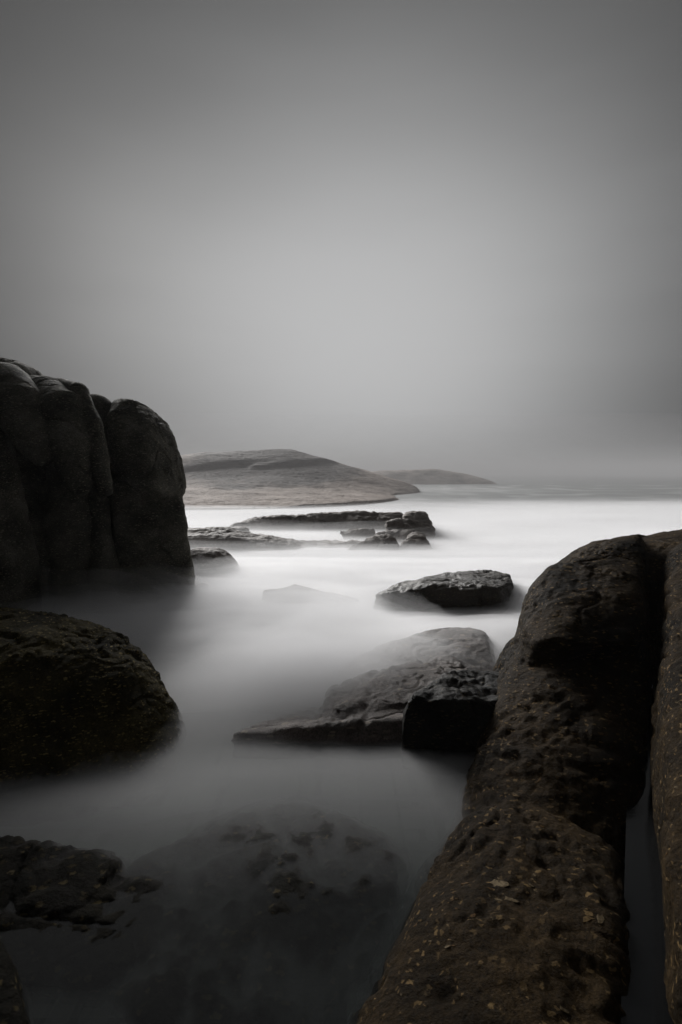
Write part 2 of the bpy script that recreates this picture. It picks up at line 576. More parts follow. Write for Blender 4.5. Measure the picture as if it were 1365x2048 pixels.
fn1 = n('ShaderNodeTexNoise'); fn1.inputs['Scale'].default_value = .55; fn1.inputs['Detail'].default_value = 5; fn1.inputs['Roughness'].default_value = .55
l(mpf.outputs[0], fn1.inputs['Vector'])
fa = n('ShaderNodeMapRange'); l(fn1.outputs['Fac'], fa.inputs[0]); fa.inputs[1].default_value = .3; fa.inputs[2].default_value = .65; fa.inputs[3].default_value = .58; fa.inputs[4].default_value = 1.06
fs = n('ShaderNodeMath'); fs.operation = 'MULTIPLY'; fs.use_clamp = True; l(fa.outputs[0], fs.inputs[0]); l(at.outputs['Fac'], fs.inputs[1])
m2 = n('ShaderNodeMixShader'); l(fs.outputs[0], m2.inputs[0]); l(m1.outputs[0], m2.inputs[1]); l(fo.outputs[0], m2.inputs[2])
l(m2.outputs[0], o_.inputs['Surface'])

def sm(a, b, x):
    t_ = np.clip((x - a) / (b - a), 0, 1)
    return t_ * t_ * (3 - 2 * t_)

def foam(x, y):
    p = np.stack([x * .5, y, np.zeros_like(x)], 1)
    nn = fbm(p, .35, 3, .5, 55)
    f = .30 * sm(3.2, 5.0, y + .8 * nn) + .70 * sm(4.6, 8.5, y + 1.5 * nn)
    f *= 1 - .96 * sm(17, 52, y + 6 * nn - .08 * x)
    f *= 1 - .75 * sm(-2.0, -5.5, x + .6 * nn) * sm(14, 9, y)
    return np.clip(f, 0, 1)

def sea_z(x, y):
    p = np.stack([x, y, np.zeros_like(x)], 1)
    return .012 * fbm(p, .4, 2, .5, 77) * sm(400, 40, np.abs(y))
ys = np.concatenate([np.linspace(-40, 0, 9)[:-1], np.linspace(0, 16, 110)[:-1], np.geomspace(16, 5000, 90)])
xp = np.concatenate([np.linspace(0, 12, 60)[:-1], np.geomspace(12, 4000, 60)])
xs = np.concatenate([-xp[::-1][:-1], xp])
sea_me = grid_mesh('sea', xs, ys, sea_z, M_SEA)
co = np.empty(len(sea_me.vertices) * 3, np.float32); sea_me.vertices.foreach_get('co', co); co = co.reshape(-1, 3)
fat = sea_me.attributes.new('foam', 'FLOAT', 'POINT')
fat.data.foreach_set('value', foam(co[:, 0].astype(float), co[:, 1].astype(float)).astype(np.float32))
tag(link('sea', sea_me), kind='structure')

# ================================================================== left cliff: fissured granite wall
cl = root('granite_cliff', 'tall fissured dark granite wall with rounded lobes at the left edge', (-4.5, 10, 0), 'rock')
def lobe(prims, h=.05, k=.15, seed=1, amp=.05, fine=.012, **kw):
    me = rock_mesh('cliff_lobe', prims, M_CLIFF, h, k, disp=((.9, amp, 3), (4, .016, 4), (12, fine, 3)), seed=seed, sub=1, crack=.05, **kw)
    return child('cliff_lobe', me, cl)
# head block at the right: bulging crown over a rougher foot
me = rock_mesh('cliff_block', [
    hull([P(214, 812, 9.6), P(232, 798, 9.8), P(262, 793, 9.9), P(325, 832, 9.9), P(358, 885, 9.9), P(376, 950, 9.7), P(374, 985, 9.5),
          P(330, 990, 8.75), P(250, 970, 8.7), P(216, 930, 8.9), P(225, 850, 9.1), P(290, 870, 8.85),
          P(235, 800, 12), P(340, 850, 12), P(370, 990, 12)], .22),
    hull([P(224, 960, 9.1), P(362, 985, 9.4), P(366, 1060, 9.4), P(380, 1120, 9.4), P(392, 1165, 9.3), P(388, 1215, 9.1),
          P(228, 1215, 9.0), P(370, 1215, 12.5), P(230, 960, 12.5), P(340, 960, 12.5), P(330, 1060, 9.25), P(300, 1190, 8.95)], .10)],
    M_CLIFF, .052, .10, disp=((.9, .05, 3), (3.5, .03, 4), (11, .012, 3)), sub=1, seed=2, flake=.05, crack=.06)
child('cliff_block', me, cl)
# narrow fin beside it
lobe([tube([(P(118, 772, 9.5), .15), (P(158, 784, 9.0), .16), (P(188, 850, 8.5), .145), (P(199, 920, 8.3), .145), (P(211, 978, 8.25), .13)])], seed=3, amp=.03)
# knob behind the gap
lobe([ell(P(196, 818, 10.4), (.25, .6, .28))], seed=4, amp=.04)
# middle lobe
lobe([tube([(P(95, 800, 9.3), .40), (P(128, 832, 8.7), .40), (P(143, 900, 8.25), .36), (P(160, 965, 8.1), .21)]),
      ell(P(90, 800, 10.2), (.55, .9, .45))], seed=5, amp=.05, k=.25)
# left lobe hanging to a point
lobe([tube([(P(10, 775, 9.1), .43), (P(40, 815, 8.5), .40), (P(66, 880, 8.0), .26), (P(83, 915, 7.9), .14)]),
      ell(P(0, 775, 10.2), (.9, 1.0, .55))], seed=6, amp=.05, k=.25)
# buttress at the picture edge
lobe([tube([(P(-60, 800, 8.6), .42), (P(-25, 900, 8.3), .40), (P(0, 1020, 8.2), .36), (P(15, 1120, 8.1), .42), (P(18, 1230, 8.1), .5)])], seed=7, amp=.06)
# recessed back wall
lobe([hull([P(-150, 722, 10.2), P(40, 755, 10.2), P(150, 795, 10.3), P(235, 830, 10.4), P(290, 850, 10.6),
            P(250, 1230, 9.6), P(-150, 1230, 9.5), P(-150, 900, 9.7), P(215, 960, 10.2), P(20, 950, 10.2), P(290, 1200, 10.5),
            P(-150, 740, 13), P(270, 860, 13), P(280, 1150, 13), P(-150, 1150, 13)], .2)], h=.1, seed=8, amp=.10)
# unseen crag added beyond the left edge to shade the foreground
me = rock_mesh('shade_crag', [hull([(-7.0, 8.6, -.4), (-6.9, 9.4, 4.2), (-8.3, 9.6, 6.0), (-10.5, 10, 7.4), (-10.4, 14.5, 7.0), (-9.8, 14.8, 4.6), (-9.6, 14.5, -.4), (-16, 9, 8), (-16, 15, 8), (-16, 8, -.4), (-16, 15, -.4), (-8.6, 8.4, 4.5)], .5)],
    M_CLIFF, .14, disp=((.4, .3, 4), (2, .1, 3)), seed=15)
child('shade_crag', me, cl)
# lower ribs
lobe([tube([(P(50, 990, 9.0), .16), (P(66, 1060, 8.8), .24), (P(78, 1130, 8.7), .30), (P(82, 1230, 8.6), .36)])], seed=9, amp=.05)
lobe([tube([(P(130, 950, 9.1), .30), (P(145, 1060, 9.0), .42), (P(150, 1150, 8.9), .45), (P(150, 1230, 8.8), .48)])], seed=10, amp=.07)
lobe([tube([(P(195, 1010, 9.15), .18), (P(205, 1090, 9.0), .22), (P(212, 1150, 8.85), .26), (P(216, 1230, 8.75), .30)])], seed=11, amp=.05)
lobe([tube([(P(245, 1140, 9.0), .12), (P(268, 1180, 8.8), .24), (P(280, 1230, 8.7), .34)]), ell(P(300, 1205, 8.8), (.28, .3, .22))], seed=12, amp=.05)

# shoulder running up and back at the top left
lobe([ell(P(50, 785, 11.5), (1.0, 1.2, .45), (0, .25, 0)), ell(P(-60, 772, 11.6), (1.2, 1.4, .6))], h=.075, seed=13, amp=.08, k=.3)

rock('shore_rock', 'small low rock tip at the foot of the tall cliff', [ell(P(402, 1183, 9.6), (.16, .3, .14))], M_SLAB, .02, disp=((3, .03, 4),), seed=14)

# ================================================================== left foreground boulder
B = rock('boulder', 'large rounded olive-brown boulder rising from the misty water at left',
     [hull([P(-150, 1215, 4.9), P(0, 1200, 4.9), P(90, 1200, 4.9), P(190, 1222, 4.9), P(262, 1250, 4.8), P(312, 1296, 4.6),
            P(356, 1380, 4.35), P(388, 1455, 4.15), P(394, 1490, 4.05),
            P(372, 1545, 3.75), P(345, 1605, 3.5), P(240, 1680, 3.25), P(0, 1710, 3.1), P(-150, 1710, 3.1),
            P(250, 1350, 4.05), P(130, 1300, 4.1), P(0, 1290, 4.1), P(-150, 1300, 4.05),
            P(320, 1400, 6.2), P(200, 1260, 6.2), P(-100, 1235, 6.4), P(-200, 1300, 6.2), P(-200, 1600, 4.0)], .22)],
     M_OLIVE, .032, disp=((1.0, .06, 3), (4.5, .03, 4), (17, .014, 3)), sub=1, seed=21, flake=.07, pits=.016, crack=.03)

# ================================================================== right foreground rock in stepped blocks, split by a cleft
cr = root('stepped_rock', 'big brown crystal-flecked rock stepping up the right side, split by a cleft', (2.0, 3.2, 0), 'rock')
RD = dict(disp=((1.1, .05, 3), (4.5, .022, 4), (17, .010, 3)), sub=1)
RD['crack'] = .022
main = [
    hull([W(650, 2110), W(735, 1960), W(812, 1790), W(880, 1680), W(915, 1620),
          P(925, 1606, 3.05), P(985, 1585, 3.0), P(1060, 1588, 2.95), P(1150, 1622, 2.85), P(1268, 1690, 2.65),
          P(1010, 1680, 2.6), P(1120, 1740, 2.45), P(860, 1900, 2.15), P(1275, 1850, 2.1), P(1295, 2150, 1.6),
          P(1000, 2200, 1.45), P(800, 2250, 1.6), P(700, 2300, 1.6), P(1275, 1700, 2.62) - [0, 0, .7], P(1300, 2150, 1.6) - [0, 0, .6],
          W(915, 1620, -.5), W(650, 2110, -.5), W(1230, 1560, -.5), W(850, 2300, -.5), W(1150, 2300, -.5)], .12),
    hull([W(912, 1640), W(950, 1530), W(985, 1420), P(906, 1620, 3.2), P(938, 1530, 3.5), P(978, 1430, 3.9), P(1010, 1370, 4.2), P(1032, 1320, 4.4),
          P(1034, 1270, 4.6), P(1150, 1270, 4.6), P(1312, 1262, 4.5), P(1316, 1330, 4.0), P(1292, 1420, 3.6), P(1276, 1520, 3.2), P(1272, 1620, 2.95), P(1272, 1690, 2.8),
          P(1150, 1640, 2.85), P(1050, 1600, 3.0), P(1100, 1450, 3.45), P(1130, 1350, 3.85),
          W(912, 1640, -.5), W(1265, 1680, -.5), W(985, 1300, -.5), W(1300, 1300, -.3), P(1050, 1290, 5.8), P(1300, 1280, 5.8)], .12),
    hull([P(1036, 1300, 4.4), P(1036, 1240, 4.5), P(1046, 1195, 4.7), P(1092, 1128, 5.0), P(1165, 1092, 5.3), P(1230, 1070, 5.5), P(1290, 1062, 5.6), P(1306, 1110, 5.2),
          P(1066, 1290, 3.95), P(1180, 1300, 3.78), P(1300, 1285, 3.9), P(1306, 1200, 4.2), P(1306, 1140, 4.6), P(1130, 1200, 4.25), P(1220, 1170, 4.35),
          P(1055, 1350, 4.6), P(1290, 1350, 4.4), P(1050, 1190, 7.0), P(1200, 1082, 7.0), P(1300, 1070, 7.0), W(1045, 1260, 0), W(1300, 1240, 0)], .14)]
J1 = tube([(P(1030, 1330, 4.25), .02), (P(1100, 1316, 3.95), .07), (P(1190, 1320, 3.82), .085), (P(1275, 1305, 3.82), .05)])
J2 = tube([(P(905, 1640, 3.1), .03), (P(950, 1606, 3.08), .035), (P(1010, 1584, 3.03), .03), (P(1090, 1596, 2.95), .035), (P(1180, 1640, 2.82), .045), (P(1265, 1705, 2.68), .06)])
me = rock_mesh('rock_face', main, M_BROWN, .030, k=.10, cut=[(J1, .06), (J2, .05)], seed=31, pits=.005, flake=.05, zmin=-.3, **RD)
b1 = child('rock_face', me, cr)
# wall right of the cleft
me = rock_mesh('rock_block', [
    hull([P(1330, 1092, 5.3), P(1320, 1160, 4.8), P(1304, 1260, 4.4), P(1298, 1380, 3.9), P(1308, 1500, 3.2), P(1308, 1620, 2.75), P(1308, 1760, 2.2), P(1308, 2000, 1.5), P(1308, 2200, 1.25),
          P(1460, 1045, 5.4), P(1500, 1300, 3.9), P(1460, 1600, 2.7), P(1500, 2000, 1.4),
          W(1308, 1380, -.4), W(1318, 1560, -.4), W(1325, 1900, -.4), W(1500, 1900, -.4), W(1520, 1250, -.4), W(1326, 1220, -.4)], .14)],
    M_BROWN, .034, seed=34, pits=.010, flake=.04, zmin=-.3, cull=lambda c: (c[:, 2] > -.1) & (c[:, 0] < .76 * c[:, 1] + .15), **RD)
b4 = child('rock_wall', me, cr)
# saddle behind the cleft joining the two sides
me = rock_mesh('rock_block', [
    hull([P(1180, 1092, 6.2), P(1225, 1070, 6.4), P(1275, 1058, 6.6), P(1345, 1044, 6.9), P(1420, 1030, 7.0), P(1600, 1020, 7.0), P(1280, 1112, 5.5), P(1345, 1105, 5.4), P(1420, 1080, 5.4), P(1560, 1090, 5.4),
          W(1240, 1200, -.3), W(1560, 1300, -.3), P(1290, 1400, 5.4), P(1450, 1400, 5.2), P(1200, 1100, 8.0), P(1600, 1060, 8.0)], .22)],
    M_BROWN, .05, seed=35, cull=lambda c: (c[:, 2] > .2) & (c[:, 0] < .78 * c[:, 1] + .3), **RD)
b5 = child('rock_saddle', me, cr)

# still water lying in the cleft
M_POOL = new_mat("pool_water")
t = M_POOL.node_tree; n = t.nodes.new; l = t.links.new
o_ = n('ShaderNodeOutputMaterial'); b_ = n('ShaderNodeBsdfPrincipled')
b_.inputs['Base Color'].default_value = (.006, .0065, .007, 1); b_.inputs['Roughness'].default_value = .12; b_.inputs['IOR'].default_value = 1.33
nn = n('ShaderNodeTexNoise'); nn.inputs['Scale'].default_value = 14; nn.inputs['Detail'].default_value = 4
g_ = n('ShaderNodeNewGeometry'); mp_ = n('ShaderNodeMapping'); mp_.inputs['Scale'].default_value = (.5, 1.6, 1); l(g_.outputs['Position'], mp_.inputs['Vector']); l(mp_.outputs[0], nn.inputs['Vector'])
bp_ = n('ShaderNodeBump'); bp_.inputs['Strength'].default_value = .05; bp_.inputs['Distance'].default_value = .02; l(nn.outputs['Fac'], bp_.inputs['Height']); l(bp_.outputs[0], b_.inputs['Normal'])
l(b_.outputs[0], o_.inputs['Surface'])
PZ = .16
a_, b__, c_, d_ = W(1240, 2100, PZ), W(1390, 2100, PZ), W(1340, 1380, PZ), W(1260, 1380, PZ)
U = np.linspace(0, 1, 12)
Vp = np.array([(a_ * (1 - u) + b__ * u) * (1 - v) + (d_ * (1 - u) + c_ * u) * v for u in U for v in U])
I = np.arange(144).reshape(12, 12)
Qp = np.stack([I[:-1, :-1], I[1:, :-1], I[1:, 1:], I[:-1, 1:]], -1).reshape(-1, 4)
tag(link('cleft_pool', mesh_from('cleft_pool', Vp, Qp, M_POOL)), kind='structure')

# ================================================================== rocks in the wash
rock('block_rock', 'black angular block against the right rock at the end of the pale slab',
     [hull([P(804, 1425, 3.95), P(818, 1390, 4.0), P(872, 1352, 4.3), P(920, 1338, 4.6), P(1030, 1352, 4.7), P(1060, 1380, 4.6), P(1010, 1398, 4.0), P(890, 1400, 3.9),
            P(800, 1545, 3.85), P(1040, 1550, 3.75), P(1060, 1440, 5.0), P(830, 1440, 5.0)], .03)],
     M_INK, .023, disp=((2.2, .04, 4), (9, .02, 4)), sub=1, seed=41, flake=.06, crack=.03)
rock('slab_rock', 'broad low brown slab half veiled by mist in the middle of the channel',
     [hull([P(464, 1468, 4.05), P(535, 1440, 4.25), P(600, 1452, 4.05), P(700, 1450, 4.07), P(815, 1432, 4.15), P(850, 1408, 4.7), P(760, 1395, 4.9), P(600, 1410, 4.75), P(900, 1380, 5.0),
            W(460, 1520, -.1), W(640, 1520, -.1), W(820, 1520, -.1), W(960, 1410, -.2), W(800, 1370, -.2), W(560, 1420, -.2)], .03),
      hull([P(760, 1392, 5.0), P(880, 1372, 5.0), P(994, 1336, 5.5), P(984, 1290, 5.9), P(976, 1258, 6.25), P(935, 1248, 6.6), P(840, 1258, 6.4), P(740, 1300, 6.1), P(650, 1350, 5.5),
            W(1010, 1390, -.2), W(1000, 1310, -.2), W(930, 1290, -.2), W(640, 1400, -.2), W(760, 1430, -.2)], .05),
      hull([W(640, 1425, .13), W(720, 1425, .16), W(860, 1395, .19), W(960, 1350, .21), W(900, 1310, .22), W(780, 1325, .18), W(660, 1370, .13), W(640, 1430, -.2), W(960, 1390, -.2), W(900, 1330, -.2), W(660, 1400, -.2)], .05)],
     M_SLAB, .03, k=.05, disp=((1.2, .03, 4), (5, .025, 4), (15, .008, 3)), sub=1, seed=42, flake=.05, strata=.03, crack=.03)
rock('wedge_rock', 'dark flat-topped wedge rock standing clear beyond the slab',
     [hull([P(750, 1188, 8.2), P(800, 1178, 8.1), P(900, 1172, 7.95), P(1000, 1172, 8.0), P(1024, 1160, 8.5), P(1016, 1148, 9.2), P(960, 1140, 9.5), P(870, 1150, 9.2), P(790, 1172, 8.7),
            P(745, 1250, 8.0), P(1005, 1250, 7.8), P(1040, 1225, 8.8), P(760, 1220, 9.2), P(1030, 1200, 10)], .05)],
     M_BLACK, .034, disp=((1.5, .05, 4), (9, .022, 4)), sub=1, seed=43, flake=.05, strata=.05, crack=.03)
rock('awash_rock', 'pale jagged rock almost lost in white mist left of the wedge rock',
     [hull([P(528, 1182, 8.7), P(560, 1176, 8.7), P(597, 1166, 8.8), P(640, 1178, 8.8), P(745, 1208, 8.6), P(520, 1240, 8.3), P(740, 1240, 8.3), P(560, 1220, 10), P(690, 1220, 10)], .04),
      hull([P(498, 1208, 8.6), P(530, 1204, 8.6), P(560, 1206, 8.5), P(495, 1240, 8.3), P(560, 1240, 8.3), P(520, 1220, 9.4)], .03)],
     M_SLAB, .034, k=.05, disp=((2.0, .05, 4), (8, .025, 3)), sub=1, seed=44)
rock('shore_rock', 'grey rounded rock in mist at the right foot of the cliff',
     [ell(P(410, 1140, 11.3), (.75, .7, .52)), ell(P(450, 1150, 11.0), (.35, .4, .32))], M_REEF, .03, disp=((1.6, .06, 4), (7, .02, 3)), seed=45)

RR = dict(disp=((.8, .10, 4), (4, .05, 4)), strata=.06, flake=.06, sub=1)
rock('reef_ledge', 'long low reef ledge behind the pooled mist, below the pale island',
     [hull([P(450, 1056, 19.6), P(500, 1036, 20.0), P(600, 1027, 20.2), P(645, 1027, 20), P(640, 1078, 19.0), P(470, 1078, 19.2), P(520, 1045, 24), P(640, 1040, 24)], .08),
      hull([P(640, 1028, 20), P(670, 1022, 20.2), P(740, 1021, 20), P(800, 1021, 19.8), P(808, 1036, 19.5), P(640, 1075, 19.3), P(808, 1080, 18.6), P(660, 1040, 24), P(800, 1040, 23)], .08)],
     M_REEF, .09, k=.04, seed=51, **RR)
rock('reef_block', 'squared reef block at the seaward end of the long ledge',
     [hull([P(806, 1036, 17.5), P(818, 1020, 18.2), P(850, 1023, 18.2), P(862, 1050, 17.5), P(868, 1090, 16.5), P(800, 1090, 16.5), P(810, 1050, 21), P(855, 1050, 21)], .10),
      hull([P(770, 1046, 17.2), P(800, 1038, 17.4), P(830, 1060, 16.8), P(780, 1095, 16.5), P(830, 1095, 16.3), P(780, 1060, 19)], .1)],
     M_REEF, .08, k=.08, seed=52, **RR)
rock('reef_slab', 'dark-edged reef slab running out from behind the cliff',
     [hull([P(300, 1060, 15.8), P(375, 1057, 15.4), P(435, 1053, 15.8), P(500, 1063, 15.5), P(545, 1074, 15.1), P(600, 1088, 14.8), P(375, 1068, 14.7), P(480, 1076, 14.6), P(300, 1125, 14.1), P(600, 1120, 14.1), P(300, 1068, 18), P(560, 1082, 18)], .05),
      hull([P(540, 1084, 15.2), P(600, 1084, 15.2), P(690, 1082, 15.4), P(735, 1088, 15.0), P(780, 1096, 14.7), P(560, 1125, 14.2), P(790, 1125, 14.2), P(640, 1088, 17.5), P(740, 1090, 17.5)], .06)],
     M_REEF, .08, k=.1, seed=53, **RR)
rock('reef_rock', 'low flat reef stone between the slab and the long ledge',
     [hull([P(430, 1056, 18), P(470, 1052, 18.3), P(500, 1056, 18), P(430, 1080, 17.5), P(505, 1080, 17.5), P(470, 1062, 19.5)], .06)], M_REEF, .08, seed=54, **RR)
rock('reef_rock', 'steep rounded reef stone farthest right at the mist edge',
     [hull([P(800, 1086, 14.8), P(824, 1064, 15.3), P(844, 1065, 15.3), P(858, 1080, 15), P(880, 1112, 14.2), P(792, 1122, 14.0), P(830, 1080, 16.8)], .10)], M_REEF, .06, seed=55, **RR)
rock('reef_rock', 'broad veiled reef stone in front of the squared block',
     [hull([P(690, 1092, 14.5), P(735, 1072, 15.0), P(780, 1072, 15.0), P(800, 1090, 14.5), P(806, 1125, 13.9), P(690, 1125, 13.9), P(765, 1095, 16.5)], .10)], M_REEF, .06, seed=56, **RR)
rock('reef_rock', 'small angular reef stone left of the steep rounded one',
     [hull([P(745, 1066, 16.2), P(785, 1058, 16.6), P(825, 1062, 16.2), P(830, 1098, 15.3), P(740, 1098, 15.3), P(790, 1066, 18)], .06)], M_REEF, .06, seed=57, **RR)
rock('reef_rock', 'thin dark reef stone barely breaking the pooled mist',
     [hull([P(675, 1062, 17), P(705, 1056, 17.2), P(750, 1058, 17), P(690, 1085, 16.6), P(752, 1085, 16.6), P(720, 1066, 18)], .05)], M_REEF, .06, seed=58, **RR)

# ================================================================== islands
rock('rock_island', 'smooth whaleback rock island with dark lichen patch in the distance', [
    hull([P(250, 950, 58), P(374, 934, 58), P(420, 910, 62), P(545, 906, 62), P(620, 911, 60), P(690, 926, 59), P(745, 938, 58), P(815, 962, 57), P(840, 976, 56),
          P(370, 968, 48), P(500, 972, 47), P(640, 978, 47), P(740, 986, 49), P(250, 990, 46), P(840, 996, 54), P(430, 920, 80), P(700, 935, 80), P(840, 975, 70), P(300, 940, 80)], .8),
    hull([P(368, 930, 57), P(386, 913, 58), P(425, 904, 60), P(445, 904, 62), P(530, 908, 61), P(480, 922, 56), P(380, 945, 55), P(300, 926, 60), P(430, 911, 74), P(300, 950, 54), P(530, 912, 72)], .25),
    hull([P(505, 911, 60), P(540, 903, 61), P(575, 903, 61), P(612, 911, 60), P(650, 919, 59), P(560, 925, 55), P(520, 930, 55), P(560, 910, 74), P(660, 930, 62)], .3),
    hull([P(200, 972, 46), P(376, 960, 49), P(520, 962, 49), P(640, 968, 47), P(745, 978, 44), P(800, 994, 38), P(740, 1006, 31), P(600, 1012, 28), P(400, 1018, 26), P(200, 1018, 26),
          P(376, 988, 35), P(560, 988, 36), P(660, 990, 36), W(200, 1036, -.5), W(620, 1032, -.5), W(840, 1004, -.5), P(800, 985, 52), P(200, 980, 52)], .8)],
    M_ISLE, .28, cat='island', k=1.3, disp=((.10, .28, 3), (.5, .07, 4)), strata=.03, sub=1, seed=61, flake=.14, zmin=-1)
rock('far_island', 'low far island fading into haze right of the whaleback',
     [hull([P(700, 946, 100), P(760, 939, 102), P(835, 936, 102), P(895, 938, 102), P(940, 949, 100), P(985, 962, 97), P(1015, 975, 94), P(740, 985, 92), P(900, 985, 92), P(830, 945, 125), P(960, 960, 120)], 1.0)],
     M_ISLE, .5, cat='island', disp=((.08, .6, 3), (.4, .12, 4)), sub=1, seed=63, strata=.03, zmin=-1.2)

# ================================================================== drowned rocks in the dark foreground
rock('drowned_rock', 'black low rock breaking the dark water below the left boulder',
     [hull([W(-150, 1672, .07), W(0, 1664, .09), W(90, 1668, .10), W(180, 1690, .08), W(260, 1722, .05), W(340, 1790, .02), W(330, 1900, .0), W(200, 2000, .0), W(-150, 1940, .02), W(-150, 1690, -.5), W(340, 1740, -.5), W(330, 1990, -.5), W(-150, 1990, -.5)], .08)],
     M_DROWN, .028, disp=((2, .04, 4), (9, .02, 3), (20, .008, 2)), sub=1, seed=71, flake=.05, crack=.03)
rock('drowned_rock', 'dark brown half-drowned rock spread across the bottom centre',
     [hull([W(250, 1740, .0), W(380, 1660, .02), W(520, 1612, .035), W(640, 1606, .035), W(740, 1650, .02), W(800, 1730, .0), W(770, 1880, -.02), W(640, 2060, -.01), W(300, 2080, -.01), W(180, 1950, -.01), W(260, 1740, -.6), W(560, 1590, -.6), W(840, 1720, -.6), W(640, 2200, -.6), W(150, 2000, -.6)], .06)],
     M_DROWN, .03, disp=((1.2, .035, 4), (6, .018, 3), (17, .010, 3)), sub=1, seed=72, flake=.05, crack=.02)
rock('drowned_rock', 'dark rock shoulder in the bottom left corner',
     [hull([W(-200, 1860, .10), W(0, 1880, .12), W(40, 1950, .08), W(60, 2080, .05), W(-200, 2080, .12), W(-200, 1860, -.5), W(70, 1950, -.5), W(70, 2150, -.5), W(-200, 2150, -.5)], .06)],
     M_DROWN, .022, disp=((2.5, .03, 4), (13, .012, 3)), sub=1, seed=73)

# ================================================================== feldspar crystals set in the right rock
def crystal_mesh(name, mat, seed):
    rng = np.random.RandomState(seed)
    k = 11
    a = np.sort(np.linspace(0, 2 * math.pi, k, endpoint=False) + rng.uniform(-.28, .28, k))
    r = rng.uniform(.45, 1.15, k)
    wd = rng.uniform(.14, .30)
    bm = bmesh.new()
    lo = [bm.verts.new((math.cos(q) * s * .5, math.sin(q) * s * wd, -.15)) for q, s in zip(a, r)]
    hi = [bm.verts.new((math.cos(q) * s * .44 + rng.uniform(-.03, .03), math.sin(q) * s * wd * .85, .05 + rng.uniform(-.04, .03))) for q, s in zip(a, r)]
    for i in range(k):
        bm.faces.new((lo[i], lo[(i + 1) % k], hi[(i + 1) % k], hi[i]))
    bm.faces.new(hi)
    me = bpy.data.meshes.new(name); bm.to_mesh(me); bm.free()
    me.materials.append(mat)
    return me
def crystal_mat(name, c):
    m = new_mat(name)
    t = m.node_tree; n = t.nodes.new; l = t.links.new
    o = n('ShaderNodeOutputMaterial'); b = n('ShaderNodeBsdfPrincipled')
    nz = n('ShaderNodeTexNoise'); nz.inputs['Scale'].default_value = 90; nz.inputs['Detail'].default_value = 3
    g = n('ShaderNodeNewGeometry'); l(g.outputs['Position'], nz.inputs['Vector'])
    r = n('ShaderNodeValToRGB'); r.color_ramp.elements[0].position = .35; r.color_ramp.elements[1].position = .65
    r.color_ramp.elements[0].color = (c[0] * .35, c[1] * .33, c[2] * .3, 1); r.color_ramp.elements[1].color = (*c, 1)
    l(nz.outputs['Fac'], r.inputs['Fac']); l(r.outputs[0], b.inputs['Base Color'])
    b.inputs['Roughness'].default_value = .7
    b.inputs['Specular IOR Level'].default_value = .04
    l(b.outputs[0], o.inputs['Surface'])
    return m
CM = [crystal_mat("ochre_feldspar", (.13, .088, .042)), crystal_mat("pale_feldspar", (.12, .092, .055)), crystal_mat("rust_feldspar", (.10, .060, .026))]
CMESH = [crystal_mesh('feldspar_crystal', CM[i % 3], 300 + i) for i in range(9)]

def scatter(ob, count, size, seed):
    """random frames on the visible upper side of a block"""
    me = ob.data
    V = np.empty(len(me.vertices) * 3, np.float32); me.vertices.foreach_get('co', V); V = V.reshape(-1, 3).astype(float)
    Q = np.empty(len(me.polygons) * 4, np.int32); me.loops.foreach_get('vertex_index', Q); Q = Q.reshape(-1, 4)
    c = V[Q].mean(1)
    nr = np.cross(V[Q[:, 2]] - V[Q[:, 0]], V[Q[:, 3]] - V[Q[:, 1]])
    ar = np.linalg.norm(nr, axis=1); nr = nr / np.maximum(ar, 1e-12)[:, None]
    vn = vnormals(V, Q)
    ns = vn[Q].mean(1); ns /= np.linalg.norm(ns, axis=1)[:, None]
    view = np.array([0, 0, CAM_H]) - c
    dist = np.linalg.norm(view, axis=1)
    face = (ns * view).sum(1) / dist
    ok = (face > .08) & (c[:, 2] > .03) & (c[:, 0] / np.maximum(c[:, 1], .1) < .85)
    rng = np.random.RandomState(seed)
    clump = np.clip(.35 + 2.2 * fbm(c, 2.6, 3, .6, seed), .02, 2)
    w = ar * ok * clump
    pick = rng.choice(len(c), count, replace=False, p=w / w.sum())
    frames = []
    flow = np.array([.85, -.35, .1])
    for i in pick:
        nn = Vector(ns[i])
        f = Vector(flow + rng.normal(0, .45, 3))
        x = (f - nn * f.dot(nn)).normalized()
        y = nn.cross(x)
        s = size * math.exp(rng.normal(0, .55))
        m = Matrix((x, y, nn)).transposed().to_4x4()
        asp = rng.uniform(.7, 1.5)
        m = Matrix.Translation(Vector(c[i]) + nn * .001) @ m @ Matrix.Diagonal((s, s * asp, min(s, .03) * .35, 1))
        frames.append((s / dist[i], m))
    frames.sort(key=lambda q: -q[0])
    return frames

def add_crystals(blk, count, singles, size, seed):
    fr = scatter(blk, count, size, seed)
    pin = parent_inv(cr)
    for i, (s, m) in enumerate(fr[:singles]):
        o = link('feldspar_crystal', CMESH[i % 9])
        o.parent = blk
        o.matrix_parent_inverse = Matrix.Identity(4)
        o.matrix_basis = m
    # the many small grains stay one piece
    vs_, fs_, mi = [], [], []
    for i, (s, m) in enumerate(fr[singles:]):
        src = CMESH[i % 9]
        b0 = len(vs_)
        vs_ += [(m @ v.co)[:] for v in src.vertices]
        for p in src.polygons:
            fs_.append([b0 + q for q in p.vertices]); mi.append(i % 3)
    me = bpy.data.meshes.new('crystal_grain')
    me.from_pydata(vs_, [], fs_)
    for m in CM: me.materials.append(m)
    me.polygons.foreach_set('material_index', np.array(mi, np.int32))
    o = link('crystal_grain', me, blk)
    tag(o, kind='stuff')
add_crystals(b1, 800, 160, .023, 1)
add_crystals(b4, 260, 40, .022, 4)

